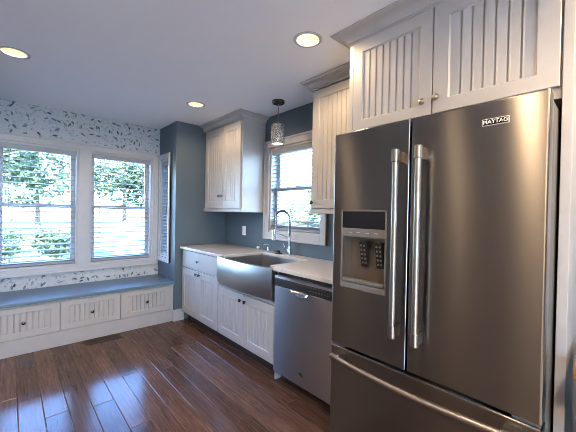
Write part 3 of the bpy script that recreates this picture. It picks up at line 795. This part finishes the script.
# ------------------------------------------------------------------ counter-top items
def faucet():
    r = thing('kitchen_faucet', 'tall chrome spring-neck kitchen faucet behind the sink', 'faucet', (-0.065, 2.315, 0.914))
    x, y, z = -0.065, 2.315, 0.9145
    bm = B(); lathe(bm, [(0.027, z), (0.027, z + 0.006), (0.020, z + 0.012), (0.019, z + 0.085), (0.016, z + 0.09)], x, y, 20); obj('base', bm, 'chrome', r, smooth=True)
    bm = B(); lathe(bm, [(0.013, z + 0.088), (0.013, z + 0.20)], x, y, 16); obj('riser', bm, 'chrome', r, smooth=True)
    zc, R = 1.275, 0.092
    path = [(x, y, z + 0.19 + k * 0.03) for k in range(int((zc - z - 0.19) / 0.03))]
    for k in range(25):
        t = PI * k / 24; path.append((x - R + R * math.cos(t), y + 0.004 * k / 3, zc + R * math.sin(t)))
    xe, ye = path[-1][0], path[-1][1]
    for k in range(1, 5): path.append((xe, ye, zc - 0.024 * k))
    P = [Vector(p) for p in path]
    bm = B(); tube(bm, P, 0.0085, 12); obj('hose', bm, 'black', r, smooth=True)
    # spring coil round the hose
    L = [0.0]
    for a, b in zip(P, P[1:]): L.append(L[-1] + (b - a).length)
    turns = int(L[-1] / 0.0085); pts = []; n = turns * 10
    for i in range(n + 1):
        s = L[-1] * i / n; k = max(j for j in range(len(L)) if L[j] <= s + 1e-9); k = min(k, len(P) - 2)
        f = (s - L[k]) / max(1e-9, L[k + 1] - L[k]); p = P[k].lerp(P[k + 1], f); t = (P[k + 1] - P[k]).normalized()
        u = Vector((0, 1, 0)); u = (u - t * u.dot(t)).normalized(); v = t.cross(u); a = 2 * PI * i / 10
        pts.append(p + (u * math.cos(a) + v * math.sin(a)) * 0.0125)
    bm = B(); tube(bm, pts, 0.0026, 5); obj('spring', bm, 'chrome', r, smooth=True)
    ze = P[-1].z
    bm = B(); lathe(bm, [(0.012, ze + 0.005), (0.016, ze), (0.016, ze - 0.06), (0.019, ze - 0.068), (0.019, ze - 0.105), (0.014, ze - 0.11)], xe, ye, 18); obj('spray_head', bm, 'chrome', r, smooth=True)
    bm = B(); tube(bm, [(x, y, z + 0.17), (x - 0.05, y + 0.01, z + 0.195), (xe + 0.016, ye, ze - 0.03)], 0.005, 8)
    lathe(bm, [(0.022, ze - 0.04), (0.022, ze - 0.022)], xe, ye, 18); obj('support_arm', bm, 'chrome', r, smooth=True)
    bm = B(); tube(bm, [(x, y + 0.012, z + 0.05), (x - 0.004, y + 0.045, z + 0.055), (x - 0.008, y + 0.062, z + 0.068), (x - 0.012, y + 0.09, z + 0.12)], [0.009, 0.008, 0.006, 0.004], 10); obj('lever', bm, 'chrome', r, smooth=True)
faucet()
def soap():
    x, y, z = -0.065, 2.665, 0.9145
    r = thing('soap_dispenser', 'small chrome soap dispenser left of the faucet', 'soap dispenser', (x, y, 0.914))
    bm = B(); lathe(bm, [(0.021, z), (0.021, z + 0.006), (0.015, z + 0.010), (0.013, z + 0.045), (0.010, z + 0.05)], x, y, 18); obj('base', bm, 'chrome', r, smooth=True)
    bm = B(); lathe(bm, [(0.005, z + 0.048), (0.005, z + 0.075), (0.011, z + 0.077), (0.011, z + 0.086)], x, y, 14)
    tube(bm, [(x, y, z + 0.082), (x - 0.04, y + 0.012, z + 0.082), (x - 0.055, y + 0.016, z + 0.074)], 0.005, 8); obj('pump_spout', bm, 'chrome', r, smooth=True)
    x, y = -0.065, 2.85
    r = thing('air_switch', 'small round white knob on the counter below the corner cabinet', 'knob', (x, y, 0.914))
    bm = B(); lathe(bm, [(0.016, z), (0.016, z + 0.012), (0.012, z + 0.016)], x, y, 18); obj('base', bm, 'chrome', r, smooth=True)
    bm = B(); lathe(bm, [(0.012, z + 0.0165), (0.018, z + 0.024), (0.018, z + 0.034), (0.010, z + 0.042)], x, y, 18); obj('cap', bm, 'outlet', r, smooth=True)
    x, y = -0.085, 2.46
    r = thing('sink_stopper', 'small black sink stopper lying on the counter behind the sink', 'stopper', (x, y, 0.914))
    bm = B(); lathe(bm, [(0.040, z), (0.042, z + 0.004), (0.038, z + 0.009), (0.02, z + 0.011)], x, y, 20); obj('disc', bm, 'black', r, smooth=True)
    bm = B(); lathe(bm, [(0.013, z + 0.011), (0.011, z + 0.02), (0.019, z + 0.028), (0.015, z + 0.034)], x, y, 16); obj('knob', bm, 'black', r, smooth=True)
soap()
def outlet():
    y, zc = 3.232, 1.114
    r = thing('wall_outlet', 'white wall outlet above the counter under the corner cabinet', 'outlet', (0, y, zc))
    obj('cover_plate', box(-0.006, -0.0005, y - 0.036, y + 0.036, zc - 0.058, zc + 0.058), 'outlet', r, bevel=0.002)
    for dz in (-0.024, 0.024):
        s = obj('socket', box(-0.009, -0.006, y - 0.017, y + 0.017, zc + dz - 0.014, zc + dz + 0.014), 'outlet', r, bevel=0.003)
        bm = B()
        for dy in (-0.006, 0.006): bx(bm, -0.0096, -0.0088, y + dy - 0.0012, y + dy + 0.0012, zc + dz - 0.005, zc + dz + 0.006)
        obj('slot', bm, 'black', s)
outlet()
def register():
    r = thing('floor_register', 'dark bronze floor register in front of the window bench', 'floor vent', (-1.46, 3.61, 0))
    x0, x1, y0, y1 = -1.635, -1.300, 3.545, 3.678
    bm = B(); grid_solid(bm, [x0, x0 + 0.022, x1 - 0.022, x1], [y0, y0 + 0.028, y1 - 0.028, y1], [0.0005, 0.006], lambda i, j, k: not (i == 1 and j == 1)); obj('frame', bm, 'register', r, bevel=0.002)
    obj('duct_shade', box(x0 + 0.022, x1 - 0.022, y0 + 0.028, y1 - 0.028, 0.0004, 0.0012), 'black', r)  # flat black sheet stands in for the shade inside the duct
    bm = B()
    for k in range(26): 
        x = x0 + 0.030 + k * (x1 - x0 - 0.06) / 25; bx(bm, x - 0.0018, x + 0.0018, y0 + 0.028, y1 - 0.028, 0.0013, 0.005)
    bx(bm, x0 + 0.022, x1 - 0.022, (y0 + y1) / 2 - 0.003, (y0 + y1) / 2 + 0.003, 0.0013, 0.0055)
    obj('louvre', bm, 'register', r)
register()

# ------------------------------------------------------------------ ceiling fittings
def spot(parent, loc, watts, angle, blend, col, rad=0.05):
    d = bpy.data.lights.new('lamp', 'SPOT'); d.energy = watts * 4; d.spot_size = angle; d.spot_blend = blend; d.color = col; d.shadow_soft_size = rad
    o = bpy.data.objects.new('lamp', d); C.objects.link(o); o.parent = parent; o.location = Vector(loc) - wloc(parent); return o
DLAB = ['recessed ceiling downlight at the left edge of the photo, in front of the bench', 'recessed ceiling downlight in front of the corner wall cabinet', 'recessed ceiling downlight nearest the refrigerator cabinet'] + \
       ['recessed ceiling downlight over the room behind the camera'] * 6
def downlight(i, x, y):
    r = thing('downlight', DLAB[i], 'ceiling light', (x, y, H), 'recessed downlights in the kitchen ceiling')
    z = H
    bm = B(); lathe(bm, [(0.069, z + 0.004), (0.069, z - 0.001), (0.072, z - 0.004), (0.088, z - 0.004), (0.092, z - 0.0005), (0.092, z - 0.0001)], x, y, 40, cap=False); obj('trim_ring', bm, 'trim', r, smooth=True)
    bm = B(); lathe(bm, [(0.0705, z + 0.0005), (0.064, z + 0.04), (0.056, z + 0.080)], x, y, 40, cap=False); obj('baffle', bm, 'baffle', r, smooth=True)
    bm = B(); lathe(bm, [(0.056, z + 0.080), (0.045, z + 0.074), (0.02, z + 0.071), (0.001, z + 0.070)], x, y, 40, cap=False); obj('lens', bm, 'lens', r, smooth='all')
    spot(r, (x, y, z - 0.012), DOWNLIGHT_W * (0.7, 0.7, 1.0, 1.2, 0.7, 0.6, 4.0, 3.0, 0.7)[i], math.radians(172), 0.45, (1.0, 0.70, 0.42))
M['baffle'] = plain('baffle_white', (0.78, 0.74, 0.66), 0.35)
for i, (x, y) in enumerate(DL): downlight(i, x, y)
def pendant():
    x, y = -0.256, 2.308
    r = thing('pendant_lamp', 'small pendant lamp with mosaic cylinder shade above the sink', 'pendant lamp', (x, y, H))
    bm = B(); lathe(bm, [(0.062, H - 0.0005), (0.062, H - 0.018), (0.054, H - 0.028), (0.012, H - 0.032)], x, y, 28); obj('ceiling_canopy', bm, 'pewter', r, smooth=True)
    bm = B(); lathe(bm, [(0.0042, H - 0.03), (0.0042, 2.205)], x, y, 10); obj('stem', bm, 'nickel', r, smooth=True)
    bm = B(); lathe(bm, [(0.0042, 2.2145), (0.03, 2.214), (0.061, 2.209), (0.061, 2.203), (0.02, 2.2035)], x, y, 28, cap=False); obj('shade_cap', bm, 'pewter', r, smooth=True)
    bm = B(); lathe(bm, [(0.064, 2.207), (0.066, 2.203), (0.066, 2.022), (0.063, 2.017), (0.060, 2.022), (0.060, 2.2)], x, y, 32, cap=False); obj('lamp_shade', bm, 'mosaic', r, smooth=True)
    bm = B(); lathe(bm, [(0.0595, 2.030), (0.05, 2.026), (0.001, 2.024)], x, y, 28, cap=False); obj('diffuser', bm, 'bulb', r, smooth='all')
    spot(r, (x, y, 2.012), PENDANT_W, math.radians(140), 0.8, (1, 0.85, 0.65), 0.04)
pendant()

# ------------------------------------------------------------------ things right of the refrigerator panel
def cart():
    r = thing('kitchen_cart', 'wood-topped white kitchen cart just right of the refrigerator panel', 'cart', (-0.62, -0.10, 0))
    bm = B(); prism(bm, [(-0.80, 0.108), (-0.44, 0.128), (-0.42, -0.40), (-0.82, -0.40)], 'z', 0.800, 0.833); obj('worktop', bm, 'block', r, bevel=0.004)
    bm = B(); bx(bm, -0.73, -0.46, -0.36, 0.055, 0.09, 0.799); obj('cart_body', bm, 'cabinet', r, bevel=0.004)
    for x in (-0.715, -0.485):
        for y in (-0.335, 0.03): obj('leg', box(x - 0.02, x + 0.02, y - 0.02, y + 0.02, 0, 0.0895), 'cabinet', r)
    bm = B(); tube(bm, [(-0.74, 0.065, 0.735), (-0.77, 0.075, 0.735), (-0.77, 0.075, 0.735 + 1e-4)], 0.006, 8); tube(bm, [(-0.77, 0.09, 0.735), (-0.77, -0.30, 0.735)], 0.007, 10)
    tube(bm, [(-0.74, -0.29, 0.735), (-0.77, -0.29, 0.735)], 0.006, 8); obj('towel_bar', bm, 'chrome', r, smooth=True)
    bm = B()
    n = 10; A = []
    for s, zl in ((-1, 0.60), (1, 0.62)):
        rows = []
        for k in range(n + 1):
            y = 0.085 - 0.20 * k / n; wv = 0.004 * math.sin(k * 1.9)
            rows.append([bm.verts.new((-0.77 + s * 0.0105 + wv * q, y, 0.742 + (zl - 0.742) * q)) for q in (0, 0.33, 0.66, 1)])
        A.append(rows)
        for a, b in zip(rows, rows[1:]):
            for i in range(3): bm.faces.new((a[i], a[i + 1], b[i + 1], b[i]))
    for k in range(n): bm.faces.new((A[0][k][0], A[0][k + 1][0], A[1][k + 1][0], A[1][k][0]))
    t = obj('dish_towel', bm, 'fabric', smooth='all', origin=(-0.77, 0.0, 0.735)); md = t.modifiers.new('thickness', 'SOLIDIFY'); md.thickness = 0.003; md.offset = 1
    tag(t, 'grey dish towel hanging on the bar of the wood-topped cart', 'towel')
cart()

def rug():  # unseen rug added to bounce sunlight onto the ceiling
    bm = B(); grid_solid(bm, [-3.75, -3.7, -1.0, -0.95], [-2.6, -2.55, -0.75, -0.70], [0.0006, 0.012], lambda i, j, k: True)
    tag(obj('bounce_rug', bm, 'rug', bevel=0.004), 'cream rug added unseen behind the camera to bounce sunlight to the ceiling', 'rug')
M['rug'] = plain('cream_bounce_rug', (0.70, 0.66, 0.60), 0.95, scale=120, var=0.08, bump=0.3)
rug()

# ------------------------------------------------------------------ outside the windows
GZ = -1.2
bm = B(); prism(bm, [(YB + TH + 0.001, 2.50), (YB + TH + 0.75, 2.42), (YB + TH + 0.75, 2.58), (YB + TH + 0.001, 2.75)], 'x', XBL - 0.9, XB + 0.9); struct('sky_block_eave', bm, 'trim')  # unseen eave added to keep high sky light off the blind slats
struct('ground', box(-60, 70, -30, 90, GZ - 0.3, GZ), 'grass')
struct('bounce_patio_slab', box(-9, 3, -12, YR - 0.5, GZ, GZ + 0.9), 'concrete')  # unseen slab added to bounce sun up through the rear window
M['asphalt'] = plain('grey_asphalt', (0.13, 0.13, 0.135), 0.9, scale=20, var=0.15)
struct('driveway_slab', box(-9, 26, YB + 0.6, 15.5, GZ, GZ + 0.03), 'asphalt')
def tree(name, label, cat, x, y, h, rx, rz, leaf, n, zc, trunk=True, ls=0.16, seed=0, group=None):
    rnd = random.Random(seed)
    r = thing(name, label, cat, (x, y, GZ), group)
    bm = B(); blobs = [(0, 0, 0, 1.0)] + [(rnd.uniform(-.6, .6), rnd.uniform(-.6, .6), rnd.uniform(-.6, .6), rnd.uniform(.4, .65)) for _ in range(7)]
    for k in range(n):
        bxx, byy, bzz, br = rnd.choice(blobs)
        v = Vector((rnd.gauss(0, 1), rnd.gauss(0, 1), rnd.gauss(0, 1))).normalized() * br * rnd.uniform(0.72, 1.0)
        c = Vector((x + (bxx + v.x) * rx * 0.8, y + (byy + v.y) * rx * 0.8, max(GZ + 0.1, zc + (bzz + v.z) * rz * 0.8)))
        u = Vector((rnd.gauss(0, 1), rnd.gauss(0, 1), rnd.gauss(0, .6))).normalized(); q = u.orthogonal().normalized()
        s = ls * rnd.uniform(0.6, 1.3)
        bm.faces.new([bm.verts.new(p) for p in (c - u * s, c + q * s * 0.45, c + u * s, c - q * s * 0.45)])
    fo = obj('foliage', bm, leaf, r)
    bm = B()
    tube(bm, [(x, y, GZ - 0.05), (x + 0.05, y, GZ + (zc - GZ) * 0.4), (x, y, zc)], [0.05 * rx + 0.03, 0.04 * rx + 0.02, 0.02], 8)
    for k in range(5):
        a = 2 * PI * k / 5 + seed; tube(bm, [(x, y, zc - rz * 0.4), (x + rx * 0.4 * math.cos(a), y + rx * 0.4 * math.sin(a), zc + rz * 0.3)], [0.02 * rx + 0.01, 0.008], 6)
    obj('trunk', bm, 'bark', r, smooth=True)
GT = 'trees beyond the windows'
tree('garden_tree', 'leafy green tree seen through the upper left half of the double window', 'tree', -1.3, 17, 6, 2.3, 1.9, 'leaf_green', 2600, 2.9, seed=1, group=GT)
tree('garden_tree', 'broad green tree seen through the upper right half of the double window', 'tree', 2.6, 19, 6, 2.8, 2.0, 'leaf_green', 3400, 3.1, seed=2, group=GT)
tree('garden_tree', 'blue-green tree at the far left of the left window half', 'tree', -3.9, 21, 6, 1.6, 2.0, 'leaf_blue', 1500, 2.2, seed=3, group=GT)
tree('garden_tree', 'green tree seen at the right edge of the right window half', 'tree', 7.6, 22, 7, 2.0, 2.2, 'leaf_blue', 2000, 3.2, seed=4, group=GT)
tree('garden_tree', 'leafy tree seen through the window above the sink', 'tree', 12.5, 14.2, 6, 2.2, 1.3, 'leaf_lime', 2400, 1.7, seed=5, group=GT)
tree('garden_tree', 'darker tree standing beyond the sink window on its right side', 'tree', 16.0, 15.6, 6, 1.8, 1.6, 'leaf_green', 2000, 2.6, seed=6, group=GT)
tree('shrub', 'yellow-green shrub low in the left half of the double window', 'shrub', -2.2, 11.5, 1, 0.55, 0.75, 'leaf_lime', 700, 0.45, ls=0.10, seed=8)
tree('shrub', 'green shrub low in the middle of the left window half', 'shrub', -1.05, 12.6, 1, 0.8, 0.6, 'leaf_green', 800, 0.25, ls=0.10, seed=9)
def shed():
    r = thing('garden_shed', 'white garden shed with grey gable roof seen through the right window half', 'shed', (2.9, 18.2, GZ))
    x0, x1, y0, y1, ze, zr = 1.9, 4.0, 16.2, 18.2, 0.25, 0.95
    xm = (x0 + x1) / 2
    bm = B(); prism(bm, [(x0, GZ), (x1, GZ), (x1, ze), (xm, zr), (x0, ze)], 'y', y0, y1)
    for k in range(9): bx(bm, x0 - 0.012, x1 + 0.012, y0 - 0.012, y0 + 0.01, GZ + 0.06 + k * 0.155, GZ + 0.19 + k * 0.155)
    obj('shed_wall', bm, 'siding', r)
    bm = B()
    prism(bm, [(x0 - 0.2, ze - 0.12), (xm, zr), (xm, zr + 0.09), (x0 - 0.25, ze - 0.04)], 'y', y0 - 0.2, y1 + 0.2)
    prism(bm, [(x1 + 0.2, ze - 0.12), (x1 + 0.25, ze - 0.04), (xm, zr + 0.09), (xm, zr)], 'y', y0 - 0.2, y1 + 0.2)
    obj('roof', bm, 'shingle', r)
    obj('shed_door', box(xm - 0.4, xm + 0.4, y0 - 0.05, y0 - 0.013, GZ + 0.03, GZ + 1.3), 'grey_plastic', r)
shed()
